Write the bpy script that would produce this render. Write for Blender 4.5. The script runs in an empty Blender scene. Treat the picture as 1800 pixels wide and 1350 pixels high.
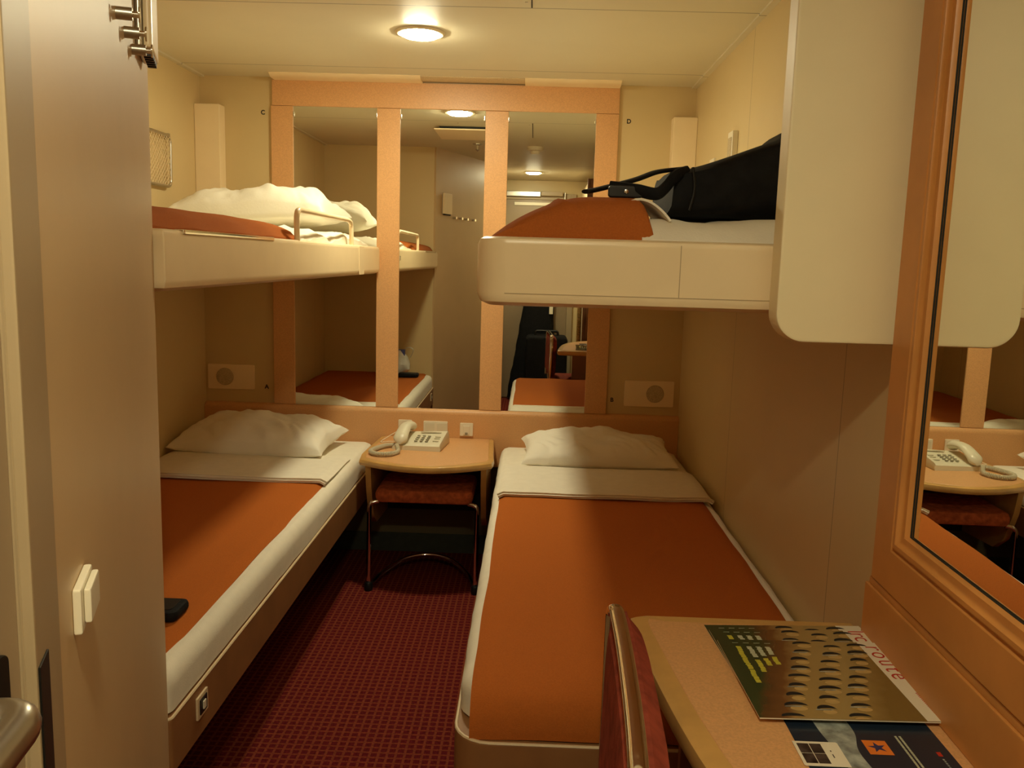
import bpy, bmesh, math, random
from mathutils import Vector, Matrix, noise
S = bpy.context.scene
COL = S.collection
rad = math.radians

# ---------------------------------------------------------------- camera, world, exposure
FPX, PITCH, YAW, ROLL, HC = 1504.43, 8.2751, -1.1965, 1.6489, 1.3581
cd = bpy.data.cameras.new('camera'); cam = bpy.data.objects.new('camera', cd); COL.objects.link(cam)
cd.sensor_width = 36; cd.lens = FPX / 1800 * 36; cd.clip_start = 0.02
yw, pt, rl = rad(YAW), rad(PITCH), rad(ROLL)
FW = Vector((math.sin(yw)*math.cos(pt), math.cos(yw)*math.cos(pt), -math.sin(pt)))
RT = Vector((math.cos(yw), -math.sin(yw), 0)); UP = RT.cross(FW)
R2 = math.cos(rl)*RT + math.sin(rl)*UP; U2 = -math.sin(rl)*RT + math.cos(rl)*UP
M = Matrix((R2, U2, -FW)).transposed().to_4x4(); M.translation = (0, 0, HC)
cam.matrix_world = M
S.camera = cam
W = bpy.data.worlds.new('world'); S.world = W; W.use_nodes = True
W.node_tree.nodes['Background'].inputs[0].default_value = (1, .8, .5, 1)
W.node_tree.nodes['Background'].inputs[1].default_value = 0.0
S.view_settings.view_transform = 'Standard'; S.view_settings.look = 'None'
S.view_settings.gamma = 1; S.view_settings.use_curve_mapping = False
S.view_settings.exposure = 0.0
S.cycles.max_bounces = 16; S.cycles.diffuse_bounces = 10; S.cycles.glossy_bounces = 6
LAMP_COLOR = (1.0, 0.91, 0.60); LAMP_POWER = 335.0

# ---------------------------------------------------------------- helpers
def mat(name, col, rough=.6, metal=0., var=0., scale=60., bump=0., bscale=200., coat=0., emis=0., spec=.5):
    m = bpy.data.materials.new(name); m.use_nodes = True
    N, L = m.node_tree.nodes, m.node_tree.links; b = N['Principled BSDF']
    b.inputs['Base Color'].default_value = (*col, 1); b.inputs['Roughness'].default_value = rough
    b.inputs['Metallic'].default_value = metal; b.inputs['Coat Weight'].default_value = coat
    b.inputs['Specular IOR Level'].default_value = spec
    if emis:
        b.inputs['Emission Color'].default_value = (*LAMP_COLOR, 1); b.inputs['Emission Strength'].default_value = emis
    tc = N.new('ShaderNodeTexCoord')
    if var:
        n = N.new('ShaderNodeTexNoise'); n.inputs['Scale'].default_value = scale; n.inputs['Detail'].default_value = 4
        L.new(tc.outputs['Object'], n.inputs['Vector'])
        r = N.new('ShaderNodeValToRGB'); r.color_ramp.elements[0].position = .35; r.color_ramp.elements[1].position = .65
        r.color_ramp.elements[0].color = (*[c*(1-var) for c in col], 1)
        r.color_ramp.elements[1].color = (*[min(1, c*(1+var)) for c in col], 1)
        L.new(n.outputs['Fac'], r.inputs['Fac']); L.new(r.outputs['Color'], b.inputs['Base Color'])
    if bump:
        n2 = N.new('ShaderNodeTexNoise'); n2.inputs['Scale'].default_value = bscale; n2.inputs['Detail'].default_value = 3
        L.new(tc.outputs['Object'], n2.inputs['Vector'])
        bp = N.new('ShaderNodeBump'); bp.inputs['Strength'].default_value = bump; bp.inputs['Distance'].default_value = .002
        L.new(n2.outputs['Fac'], bp.inputs['Height']); L.new(bp.outputs['Normal'], b.inputs['Normal'])
    return m

def seam_mat(name, col, rough, lines, width=.0016, dark=.45, bump=.03):
    """painted panel with thin joints; lines = [(axis, position)] in world metres"""
    m = mat(name, col, rough, var=.02, scale=3, bump=bump, bscale=90)
    N, L = m.node_tree.nodes, m.node_tree.links; b = N['Principled BSDF']
    src = b.inputs['Base Color'].links[0].from_socket
    g = N.new('ShaderNodeNewGeometry'); sp = N.new('ShaderNodeSeparateXYZ'); L.new(g.outputs['Position'], sp.inputs[0])
    acc = None
    for ax, p in lines:
        s = N.new('ShaderNodeMath'); s.operation = 'COMPARE'
        L.new(sp.outputs[ax], s.inputs[0]); s.inputs[1].default_value = p; s.inputs[2].default_value = width
        if acc is None: acc = s.outputs[0]
        else:
            a = N.new('ShaderNodeMath'); a.operation = 'MAXIMUM'; L.new(acc, a.inputs[0]); L.new(s.outputs[0], a.inputs[1]); acc = a.outputs[0]
    mx = N.new('ShaderNodeMix'); mx.data_type = 'RGBA'
    L.new(acc, mx.inputs['Factor']); L.new(src, mx.inputs['A']); mx.inputs['B'].default_value = (*[c*dark for c in col], 1)
    L.new(mx.outputs['Result'], b.inputs['Base Color'])
    return m

CREAM = (.64, .50, .26)
M_wall = seam_mat('cream_wall_panel', CREAM, .42, [('Y', 1.842), ('Y', 2.85)])
M_backwall = seam_mat('cream_back_panel', CREAM, .42, [('X', 9)])
M_ceil = seam_mat('cream_ceiling_panel', (.66, .60, .44), .5, [('Y', 3.59), ('Y', 2.72), ('Y', .6)], width=.0028, dark=.35)
M_bath = mat('bathroom_wall_laminate', (.62, .45, .245), .42, var=.03, scale=4, bump=.05, bscale=60)
M_door = mat('door_laminate', (.30, .22, .135), .35, var=.03, scale=5)
M_jamb = mat('door_frame_enamel', (.38, .29, .175), .42)
M_end = mat('bunk_end_enamel', (.90, .79, .51), .45, var=.015, scale=8)
M_tray = mat('cream_berth_enamel', (.88, .72, .46), .32, var=.02, scale=10)
M_lam = mat('peach_speckled_laminate', (.67, .365, .155), .42, var=.08, scale=260)
M_wood = mat('honey_wood_edge', (.60, .35, .11), .28, var=.10, scale=14, coat=.3)
M_frame = mat('mirror_frame_wood', (.58, .25, .065), .4, var=.08, scale=9)
M_rail = mat('bed_rail_wood', (.30, .14, .05), .5, var=.08, scale=12)
M_piping = mat('pale_edge_piping', (.75, .60, .38), .5)
M_blanket = mat('orange_wool_blanket', (.46, .128, .023), .95, var=.05, scale=300, bump=.5, bscale=500, spec=.1)
M_blanket2 = mat('orange_wool_blanket_upper', (.42, .118, .024), .95, var=.05, scale=300, bump=.5, bscale=500, spec=.1)
M_sheet = mat('white_cotton_sheet', (.84, .80, .68), .9, var=.02, scale=30, bump=.25, bscale=300, spec=.15)
M_pillow = mat('white_pillow_cotton', (.86, .83, .72), .9, bump=.3, bscale=120, spec=.15)
M_mirror = mat('mirror_glass', (.86, .87, .80), .0, metal=1)
M_chrome = mat('polished_chrome', (.80, .79, .76), .10, metal=1)
M_steel = mat('brushed_steel', (.55, .53, .48), .3, metal=1)
M_black = mat('black_nylon', (.006, .006, .007), .75, var=.3, scale=40, bump=.4, bscale=90, spec=.2)
M_blackm = mat('black_metal', (.012, .011, .01), .45, metal=.4)
M_dark = mat('dark_parts_and_shade', (.012, .011, .008), .8)  # near black: slot, seam, gasket, and painted shade under beds and table
M_skirt = mat('dark_green_skirting', (.045, .05, .032), .7, var=.1, scale=30)
M_olive = mat('olive_lower_wall', (.16, .12, .055), .7)
M_plastic = mat('ivory_plastic', (.80, .74, .58), .35)
M_phone = mat('ivory_phone_plastic', (.72, .68, .52), .35)
M_key = mat('grey_phone_keys', (.28, .26, .18), .5)
M_cord = mat('beige_cord', (.55, .50, .36), .5)
M_ink = mat('black_ink', (.01, .01, .01), .6)
M_joint = mat('panel_joint', (.50, .38, .22), .6)
M_grille = mat('speaker_grille', (.50, .40, .24), .7, var=.2, scale=300)
M_fabric = mat('rust_patterned_fabric', (.50, .12, .04), .9, var=.25, scale=45, bump=.4, bscale=300, spec=.1)
M_chairfab = mat('rust_chair_fabric', (.28, .055, .03), .9, var=.2, scale=35, bump=.4, bscale=300, spec=.1)
M_lens = mat('lamp_diffuser', (1, .9, .7), .5, emis=LAMP_POWER)
M_ring = mat('lamp_ring', (.75, .65, .45), .35)
M_white = mat('white_print_paper', (.80, .74, .58), .35)
M_red = mat('red_print', (.50, .03, .015), .35)
M_navy = mat('navy_print', (.012, .022, .04), .25)
M_cloud = mat('cloud_print', (.30, .33, .30), .3, var=.5, scale=40)
M_orange = mat('orange_print', (.75, .20, .03), .3)
M_star = mat('blue_star_print', (.02, .03, .12), .3)
M_yellow = mat('yellow_print', (.55, .50, .05), .35)
M_pale = mat('pale_print', (.50, .52, .36), .35)
M_tan = mat('tan_print', (.50, .33, .12), .35)
M_photo = mat('dark_photo_print', (.05, .035, .03), .3, var=.8, scale=60)
M_glossbag = mat('clear_plastic_bag', (.75, .78, .72), .25, var=.1, scale=20)
M_green = mat('green_packet', (.15, .35, .08), .5)
M_blue = mat('blue_packet', (.10, .12, .35), .5)
M_ward = mat('wardrobe_veneer', (.22, .10, .045), .5, var=.1, scale=10)
M_weave = mat('ribbed_wood', (.40, .26, .09), .5, var=.35, scale=90)

def carpet():
    m = mat('red_check_carpet', (.2, .02, .02), .95, spec=.05)
    N, L = m.node_tree.nodes, m.node_tree.links; b = N['Principled BSDF']
    g = N.new('ShaderNodeNewGeometry'); sp = N.new('ShaderNodeSeparateXYZ'); L.new(g.outputs['Position'], sp.inputs[0])
    def band(axis, period, w):
        a = N.new('ShaderNodeMath'); a.operation = 'PINGPONG'; L.new(sp.outputs[axis], a.inputs[0]); a.inputs[1].default_value = period/2
        c = N.new('ShaderNodeMath'); c.operation = 'LESS_THAN'; L.new(a.outputs[0], c.inputs[0]); c.inputs[1].default_value = w
        return c.outputs[0]
    def mx(f, a, bcol):
        n = N.new('ShaderNodeMix'); n.data_type = 'RGBA'; L.new(f, n.inputs['Factor'])
        if isinstance(a, tuple): n.inputs['A'].default_value = (*a, 1)
        else: L.new(a, n.inputs['A'])
        n.inputs['B'].default_value = (*bcol, 1); return n.outputs['Result']
    c = mx(band('Y', .024, .0035), (.12, .012, .014), (.22, .042, .020))
    c = mx(band('X', .024, .0035), c, (.22, .046, .022))
    n = N.new('ShaderNodeTexNoise'); n.inputs['Scale'].default_value = 130; n.inputs['Detail'].default_value = 3
    L.new(g.outputs['Position'], n.inputs['Vector'])
    r = N.new('ShaderNodeMapRange'); r.inputs['To Min'].default_value = .3; r.inputs['To Max'].default_value = 1.5
    L.new(n.outputs['Fac'], r.inputs['Value'])
    v = N.new('ShaderNodeMix'); v.data_type = 'RGBA'; v.blend_type = 'MULTIPLY'; v.inputs['Factor'].default_value = 1
    L.new(c, v.inputs['A']); L.new(r.outputs[0], v.inputs['B']); L.new(v.outputs['Result'], b.inputs['Base Color'])
    bp = N.new('ShaderNodeBump'); bp.inputs['Strength'].default_value = .8; bp.inputs['Distance'].default_value = .003
    L.new(n.outputs['Fac'], bp.inputs['Height']); L.new(bp.outputs['Normal'], b.inputs['Normal'])
    return m
M_carpet = carpet()

def cover_mat():
    m = mat('magazine_cover_print', (.3, .2, .08), .22, coat=.4)
    N, L = m.node_tree.nodes, m.node_tree.links; b = N['Principled BSDF']
    tc = N.new('ShaderNodeTexCoord'); sp = N.new('ShaderNodeSeparateXYZ'); L.new(tc.outputs['Generated'], sp.inputs[0])
    n = N.new('ShaderNodeTexNoise'); n.inputs['Scale'].default_value = 9; n.inputs['Detail'].default_value = 6
    L.new(tc.outputs['Generated'], n.inputs['Vector'])
    a = N.new('ShaderNodeMath'); a.operation = 'MULTIPLY_ADD'; L.new(n.outputs['Fac'], a.inputs[0]); a.inputs[1].default_value = .12; dgn = N.new('ShaderNodeMath'); dgn.operation = 'MULTIPLY_ADD'; L.new(sp.outputs['Y'], dgn.inputs[0]); dgn.inputs[1].default_value = -.26; L.new(sp.outputs['X'], dgn.inputs[2])
    dg2 = N.new('ShaderNodeMath'); dg2.operation = 'ADD'; L.new(dgn.outputs[0], dg2.inputs[0]); dg2.inputs[1].default_value = .26; L.new(dg2.outputs[0], a.inputs[2])
    r = N.new('ShaderNodeValToRGB'); L.new(a.outputs[0], r.inputs['Fac'])
    e = r.color_ramp.elements
    e[0].position = 0; e[0].color = (.018, .045, .022, 1); e[1].position = 1; e[1].color = (.20, .13, .035, 1)
    for p, c in ((.34, (.03, .055, .02)), (.38, (.11, .055, .02)), (.46, (.17, .075, .025)), (.56, (.36, .24, .085)), (.80, (.36, .25, .09))):
        q = e.new(p); q.color = (*c, 1)
    L.new(r.outputs['Color'], b.inputs['Base Color'])
    return m
M_cover = cover_mat()

def obj(name, bm, m, parent=None, smooth=True, **props):
    bmesh.ops.recalc_face_normals(bm, faces=bm.faces)
    xs = [v.co for v in bm.verts]
    c = Vector(((min(v.x for v in xs)+max(v.x for v in xs))/2, (min(v.y for v in xs)+max(v.y for v in xs))/2, min(v.z for v in xs)))
    for v in bm.verts: v.co -= c
    me = bpy.data.meshes.new(name); bm.to_mesh(me); bm.free()
    for k in (m if isinstance(m, (list, tuple)) else [m]): me.materials.append(k)
    if smooth:
        me.polygons.foreach_set('use_smooth', [True]*len(me.polygons))
        try: me.set_sharp_from_angle(angle=rad(38))
        except Exception: pass
    o = bpy.data.objects.new(name, me); COL.objects.link(o)
    if smooth:
        wn = o.modifiers.new('weighted_normals', 'WEIGHTED_NORMAL'); wn.keep_sharp = True; wn.weight = 60
    if parent is not None:
        o.parent = parent
        w = Vector((0, 0, 0)); p = parent
        while p is not None: w += p.location; p = p.parent
        o.location = c - w
    else: o.location = c
    for k, v in props.items(): o[k] = v
    return o
def tag(o, label, cat, group=None, kind=None):
    o['label'] = label; o['category'] = cat
    if group: o['group'] = group
    if kind: o['kind'] = kind
    return o
def thing(name, loc, label, cat, group=None):
    o = bpy.data.objects.new(name, None); COL.objects.link(o); o.location = loc; o.empty_display_size = .05
    return tag(o, label, cat, group)
def struct(name, bm, m, parent=None):
    o = obj(name, bm, m, parent)
    if parent is None: o['kind'] = 'structure'
    return o
def BM(): return bmesh.new()

def loft(bm, loops, cap=True, closed=True, mi=0):
    vs = [[bm.verts.new(p) for p in lp] for lp in loops]
    n = len(vs[0])
    for a, b in zip(vs, vs[1:]):
        for i in range(n if closed else n-1):
            j = (i+1) % n
            f = bm.faces.new((a[i], a[j], b[j], b[i])); f.material_index = mi
    if cap:
        for l in (vs[0], vs[-1]):
            try: f = bm.faces.new(l); f.material_index = mi
            except ValueError: pass
    return vs
def rr(x0, x1, y0, y1, r, seg=6):
    """rounded rectangle; r = one radius or four (x0y0, x1y0, x1y1, x0y1)"""
    if not isinstance(r, (list, tuple)): r = (r,)*4
    out = []
    for (cx, cy, sx, sy, a0), q in zip(((x0, y0, 1, 1, 180), (x1, y0, -1, 1, 270), (x1, y1, -1, -1, 0), (x0, y1, 1, -1, 90)), r):
        q = max(q, 1e-4)
        for k in range(seg+1):
            a = rad(a0 + 90*k/seg); out.append((cx+sx*q+q*math.cos(a), cy+sy*q+q*math.sin(a)))
    return out
def rprism(bm, x0, x1, y0, y1, z0, z1, r=.01, b=.003, axis='z', seg=6, mi=0):
    """rounded prism. axis z: (x,y) outline; axis y: (x,z) outline with y thickness; axis x: (y,z) outline, x thickness"""
    def q(o): return [max(k-o, 1e-4) for k in (r if isinstance(r, (list, tuple)) else (r,)*4)]
    if axis == 'z': A = (x0, x1, y0, y1); T = (z0, z1); f = lambda u, v, w: (u, v, w)
    elif axis == 'y': A = (x0, x1, z0, z1); T = (y0, y1); f = lambda u, v, w: (u, w, v)
    else: A = (y0, y1, z0, z1); T = (x0, x1); f = lambda u, v, w: (w, u, v)
    prof = [(b, T[0]), (b*.3, T[0]+b*.3), (0, T[0]+b), (0, T[1]-b), (b*.3, T[1]-b*.3), (b, T[1])]
    loft(bm, [[f(u, v, w) for u, v in rr(A[0]+o, A[1]-o, A[2]+o, A[3]-o, q(o), seg)] for o, w in prof], mi=mi)
def bx(bm, x0, x1, y0, y1, z0, z1, b=0., mi=0):
    if b: return rprism(bm, x0, x1, y0, y1, z0, z1, b, b, seg=2, mi=mi)
    loft(bm, [[(x0, y0, z), (x1, y0, z), (x1, y1, z), (x0, y1, z)] for z in (z0, z1)], mi=mi)
def tube(bm, pts, r, seg=10, closed=False, flat=None, cap=True):
    pts = [Vector(p) for p in pts]; loops = []; n = len(pts); up = None
    for i, p in enumerate(pts):
        a = pts[(i-1) % n] if (closed or i) else p; c = pts[(i+1) % n] if (closed or i < n-1) else p
        t = (c-a).normalized()
        if up is None:
            up = Vector((0, 0, 1)) if abs(t.z) < .9 else Vector((0, 1, 0))
        s = t.cross(up).normalized(); up = s.cross(t).normalized()
        ra, rb = (r, r) if flat is None else flat
        loops.append([p + s*ra*math.cos(2*math.pi*k/seg) + up*rb*math.sin(2*math.pi*k/seg) for k in range(seg)])
    if closed: loops.append(loops[0]); 
    if closed:
        vs = [[bm.verts.new(q) for q in lp] for lp in loops[:-1]]; m = len(vs)
        for i in range(m):
            for k in range(seg): bm.faces.new((vs[i][k], vs[i][(k+1) % seg], vs[(i+1) % m][(k+1) % seg], vs[(i+1) % m][k]))
    else: loft(bm, loops, cap)
def smooth_path(pts, n=8):
    pts = [Vector(p) for p in pts]; out = []
    P = [pts[0]] + pts + [pts[-1]]
    for i in range(1, len(P)-2):
        for k in range(n):
            t = k/n; a, b, c, d = P[i-1:i+3]
            out.append(.5*((2*b)+(-a+c)*t+(2*a-5*b+4*c-d)*t*t+(-a+3*b-3*c+d)*t**3))
    out.append(pts[-1]); return out
def fillet(pts, r, n=5, closed=False):
    pts = [Vector(p) for p in pts]; out = []; N = len(pts)
    for i, p in enumerate(pts):
        if not closed and i in (0, N-1): out.append(p); continue
        a, c = pts[i-1], pts[(i+1) % N]
        u, v = (a-p), (c-p); q = min(r, u.length*.49, v.length*.49)
        A, B = p+u.normalized()*q, p+v.normalized()*q
        for k in range(n+1):
            t = k/n; out.append((1-t)**2*A+2*t*(1-t)*p+t*t*B)
    return out
def lathe(bm, c, prof, seg=32, axis='z', capm=True):
    """prof [(radius, height)] about the axis through c"""
    loops = []
    for r, h in prof:
        lp = []
        for k in range(seg):
            a = 2*math.pi*k/seg; u, v = r*math.cos(a), r*math.sin(a)
            d = {'z': (u, v, h), 'y': (u, h, v), 'x': (h, u, v)}[axis]
            lp.append(Vector(c)+Vector(d))
        loops.append(lp)
    loft(bm, loops, capm)
def grid(bm, fn, nu, nv, thick=0.):
    """surface fn(u,v)->point, u,v in 0..1; closed shell if thick"""
    P = [[Vector(fn(i/nu, j/nv)) for j in range(nv+1)] for i in range(nu+1)]
    top = [[bm.verts.new(p) for p in row] for row in P]
    for i in range(nu):
        for j in range(nv): bm.faces.new((top[i][j], top[i+1][j], top[i+1][j+1], top[i][j+1]))
    if thick:
        bot = []
        for i in range(nu+1):
            row = []
            for j in range(nv+1):
                du = P[min(i+1, nu)][j]-P[max(i-1, 0)][j]; dv = P[i][min(j+1, nv)]-P[i][max(j-1, 0)]
                n = du.cross(dv).normalized(); row.append(bm.verts.new(P[i][j]-n*thick))
            bot.append(row)
        for i in range(nu):
            for j in range(nv): bm.faces.new((bot[i][j], bot[i][j+1], bot[i+1][j+1], bot[i+1][j]))
        ring = [(i, 0) for i in range(nu)]+[(nu, j) for j in range(nv)]+[(i, nv) for i in range(nu, 0, -1)]+[(0, j) for j in range(nv, 0, -1)]
        for k, (i, j) in enumerate(ring):
            a, b2 = ring[(k+1) % len(ring)]
            bm.faces.new((top[i][j], bot[i][j], bot[a][b2], top[a][b2]))
def nz(p, s=1., o=0): return noise.noise(Vector(p)*s+Vector((o, o*1.7, o*.3)))
def pillow(bm, c, a, b, t, rot=0., tilt=(0, 0), seed=0, low=.45, n=60, wr=.016, pinch=.07):
    Rm = Matrix.Rotation(rad(rot), 3, 'Z') @ Matrix.Rotation(rad(tilt[1]), 3, 'Y') @ Matrix.Rotation(rad(tilt[0]), 3, 'X')
    def f(sgn):
        def g(u, v):
            U, V = 2*u-1, 2*v-1
            U = math.copysign(abs(U)**.85, U); V = math.copysign(abs(V)**.85, V)
            pr = (max(0, 1-abs(U)**2.6)*max(0, 1-abs(V)**2.6))**.42
            x = a*U*(1-pinch*(1-V*V)*abs(U)**3); y = b*V*(1-pinch*(1-U*U)*abs(V)**3)
            w = nz((x*1, y, sgn), 7, seed)*wr*1.6*pr + abs(nz((x*1.5+y, y*.7, sgn), 14, seed+5))*wr*pr**.5
            e = .004*nz((x*3, y*3, 0), 9, seed+9)
            z = (t*pr*(1-.12*U*V)+w) if sgn > 0 else -t*low*pr
            return Vector(c)+Rm @ Vector((x, y, z+e))
        return g
    T = [[f(1)(i/n, j/n) for j in range(n+1)] for i in range(n+1)]; B = [[f(-1)(i/n, j/n) for j in range(n+1)] for i in range(n+1)]
    vt = [[bm.verts.new(p) for p in r] for r in T]
    vb = [[vt[i][j] if i in (0, n) or j in (0, n) else bm.verts.new(B[i][j]) for j in range(n+1)] for i in range(n+1)]
    for i in range(n):
        for j in range(n):
            bm.faces.new((vt[i][j], vt[i+1][j], vt[i+1][j+1], vt[i][j+1]))
            bm.faces.new((vb[i][j], vb[i][j+1], vb[i+1][j+1], vb[i+1][j]))
def text(name, s, size, mtx, m, parent=None, depth=.0006, **kw):
    cu = bpy.data.curves.new(name, 'FONT'); cu.body = s; cu.size = size; cu.extrude = depth; cu.offset = kw.get('offset', 0)
    cu.align_x = kw.get('ax', 'LEFT'); cu.align_y = kw.get('ay', 'BOTTOM_BASELINE'); cu.space_character = kw.get('sp', 1)
    o = bpy.data.objects.new('tmp', cu); COL.objects.link(o)
    dg = bpy.context.evaluated_depsgraph_get(); dg.update()
    me = bpy.data.meshes.new_from_object(o.evaluated_get(dg)); bpy.data.objects.remove(o)
    bm = BM(); bm.from_mesh(me); bmesh.ops.transform(bm, matrix=mtx, verts=bm.verts)
    return obj(name, bm, m, parent, smooth=False)
MTX_BACK = lambda x, y, z: Matrix.Translation((x, y, z)) @ Matrix.Rotation(rad(90), 4, 'X')     # reads facing -y

# ---------------------------------------------------------------- the room
L_, R_, D_, H_, YE = -1.474, .676, 3.828, 2.11, -.753
YC, XC = 1.565, -.695                       # corner of the bathroom block
dv = Vector((math.sin(rad(20)), -math.cos(rad(20)), 0)); nv = Vector((math.cos(rad(20)), math.sin(rad(20)), 0))
def wp(s, o=0, z=0): return Vector((XC, YC, z)) + dv*s + nv*o          # point on the slanting wall
def wbox(bm, s0, s1, o0, o1, z0, z1, b=.0):
    t = BM(); bx(t, s0, s1, o0, o1, z0, z1, b)
    me = bpy.data.meshes.new('t'); t.to_mesh(me); t.free()
    for v in me.vertices: v.co = wp(v.co.x, v.co.y, v.co.z)
    bm.from_mesh(me)
t = .05
b = BM(); bx(b, L_-t, R_+t, YE-t, D_+t, -.05, 0); struct('floor', b, M_carpet)
b = BM(); bx(b, L_-t, R_+t, YE-t, D_+t, H_, H_+.05); struct('ceiling', b, M_ceil)
b = BM(); bx(b, L_-t, R_+t, D_, D_+t, 0, H_); struct('wall_back', b, M_backwall)
b = BM(); bx(b, L_-t, L_, YC-t, D_, 0, H_); struct('wall_left', b, M_wall)
b = BM(); bx(b, R_, R_+t, YE, D_, 0, H_); struct('wall_right', b, M_wall)
b = BM(); bx(b, L_, XC-.012, YC-.05, YC, 0, H_); struct('wall_alcove_end', b, M_backwall)
b = BM(); wbox(b, 0, 1.050, -.04, 0, 0, H_); struct('wall_bathroom', b, M_bath)
b = BM(); bx(b, -.345, R_, YE-t, YE, 0, H_); struct('wall_entrance', b, M_backwall)
b = BM(); bx(b, L_, R_, D_-.012, D_, 0, .09, .003); struct('baseboard_back', b, M_skirt)
b = BM(); bx(b, L_, R_, D_-.006, D_, .09, .42); struct('trim_1', b, M_olive)
# shallow cove along both side walls and the back
b = BM(); bx(b, R_-.022, R_, .2, D_, H_-.006, H_); struct('trim_2', b, M_ceil)
b = BM(); bx(b, L_, L_+.022, YC, D_, H_-.006, H_); struct('trim_3', b, M_ceil)
# air slot trim over the mirrors
b = BM()
def soff(x0, x1, y, z, mi, bmm=b):
    loft(bmm, [[(x, D_-.002, H_), (x, y, H_), (x, y, H_-.003), (x, y+.03, z), (x, D_-.002, z)] for x in (x0, x1)], mi=mi)
soff(-1.14, -.50, 3.72, H_-.016, 0); soff(-.50, -.06, 3.73, H_-.008, 1); soff(-.06, .345, 3.72, H_-.016, 0)
M_trim_mid = mat('darker_trim_middle', (.60, .47, .28), .6, var=.2, scale=400)  # middle length of the trim in a darker, mottled tan
o = obj('air_slot_trim', b, [M_tray, M_trim_mid]); tag(o, 'long white air slot trim on the ceiling above the mirrored wall', 'vent')

# bathroom door at the far left and its frame
b = BM(); wbox(b, 1.050, 1.069, -.045, .002, 0, H_, .0008); wbox(b, 1.069, 1.134, -.045, .003, 0, H_, .0025); fr = struct('trim_4', b, M_jamb)
X0 = -.312
b = BM(); rprism(b, X0-.04, X0, YE+.01, .498, .01, H_-.01, .004, .004, 'x'); dr = struct('door_2', b, M_door)
b = BM(); rprism(b, X0, X0+.004, .395, .479, .90, 1.116, .006, .001, 'x'); obj('escutcheon_plate', b, M_blackm, dr)
b = BM(); rprism(b, X0-.0405, X0+.0015, .4975, .4995, .2, 1.98, .001, .0005, 'y'); obj('edge_strip', b, M_jamb, dr)
b = BM()
lp = fillet([(X0+.004, .425, 1.103), (-.266, .425, 1.105), (-.256, .33, 1.098), (-.258, .27, 1.094)], .012, 5)
tube(b, lp, .011, 12); lathe(b, (X0+.004, .425, 1.103), [(.022, 0), (.022, .006), (.014, .010)], 20, 'x')
obj('lever_handle', b, M_steel, dr)
b = BM(); wbox(b, 1.104, 1.132, .003, .0045, .85, 1.094, .0006); obj('strike_plate', b, M_blackm, fr)

# entrance door behind the photographer, seen in the mirrors
b = BM(); rprism(b, -.30, .335, YE, YE+.02, .01, 1.93, .004, .004, 'y'); d1 = struct('door_1', b, M_door)
b = BM(); lathe(b, (.26, YE+.02, 1.0), [(.025, 0), (.025, .01), (.012, .014), (.012, .045)], 20, 'y'); tube(b, [(.26, YE+.06, 1.0), (.15, YE+.06, 1.0)], .01)
obj('door_handle', b, M_steel, d1)
b = BM()
bx(b, .335, .39, YE, YE+.03, 0, 1.99, .004); bx(b, -.345, -.30, YE, YE+.03, 0, 1.99, .004); bx(b, -.30, .335, YE, YE+.03, 1.93, 1.99, .004)
struct('trim_5', b, M_jamb)
cl = thing('door_closer', (0, YE+.03, 1.955), 'silver door closer bar above the entrance door, seen in right mirror', 'door closer')
b = BM(); rprism(b, -.28, .05, YE+.03, YE+.07, 1.955, 2.005, .008, .006); obj('track', b, M_steel, cl)
b = BM(); rprism(b, .05, .26, YE+.03, YE+.085, 1.965, 2.005, .008, .004); obj('closer_body', b, M_jamb, cl)
b = BM(); tube(b, fillet([(.28, YE+.06, 2.0), (.28, YE+.06, 1.90), (.28, YE+.03, 1.85)], .02), .008); obj('arm', b, M_steel, cl)
b = BM(); rprism(b, -.20, .15, YE+.02, YE+.032, 1.875, 1.905, .004, .002, 'y'); o = obj('door_sign_rail', b, M_plastic); tag(o, 'thin pale strip fixed across the top of the entrance door', 'strip')

# ---------------------------------------------------------------- ceiling fittings
def clight(x, y, label):
    T = thing('ceiling_light', (x, y, H_), label, 'ceiling light', 'round recessed ceiling lights')
    b = BM(); lathe(b, (x, y, H_), [(.066, -.001), (.067, -.006), (.075, -.008), (.082, -.006), (.086, -.001)], 48); obj('rim', b, M_ring, T)
    b = BM(); lathe(b, (x, y, H_), [(.0640, -.003), (.0640, -.007), (.0620, -.011), (.055, -.015), (.042, -.018), (.022, -.0195), (.001, -.020)], 48); obj('diffuser', b, M_lens, T)
clight(-.408, 3.03, 'round glowing ceiling light over the aisle near the mirrored wall')
clight(-.024, .05, 'round ceiling light nearest the entrance door, seen only in the right mirror')
T = thing('ceiling_vent', (-.44, 2.56, H_), 'flat white ceiling air vent with a dark slot, reflected in the middle mirror', 'vent')
b = BM(); bx(b, -.60, -.25, 2.13, 2.55, H_-.022, H_-.014, .003); obj('cover_plate', b, M_tray, T)
b = BM(); bx(b, -.57, -.26, 2.16, 2.53, H_-.014, H_, 0); obj('slot', b, M_dark, T)
T = thing('sprinkler', (-.395, 1.79, H_), 'small ceiling sprinkler head reflected at the middle mirror top right', 'sprinkler')
b = BM(); lathe(b, (-.395, 1.79, H_), [(.032, 0), (.030, -.006), (.010, -.010), (.008, -.020)], 20); obj('rosette', b, M_steel, T)
b = BM(); lathe(b, (-.395, 1.79, H_), [(.008, -.02), (.006, -.034), (.014, -.036), (.014, -.038), (.002, -.05)], 16); obj('nozzle', b, M_steel, T)
T = thing('smoke_detector', (-.012, 1.70, H_), 'round cream smoke detector on the ceiling, reflected in the right mirror', 'smoke detector')
b = BM(); lathe(b, (-.012, 1.70, H_), [(.055, 0), (.055, -.022), (.045, -.028)], 28); obj('base', b, M_plastic, T)
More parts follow.
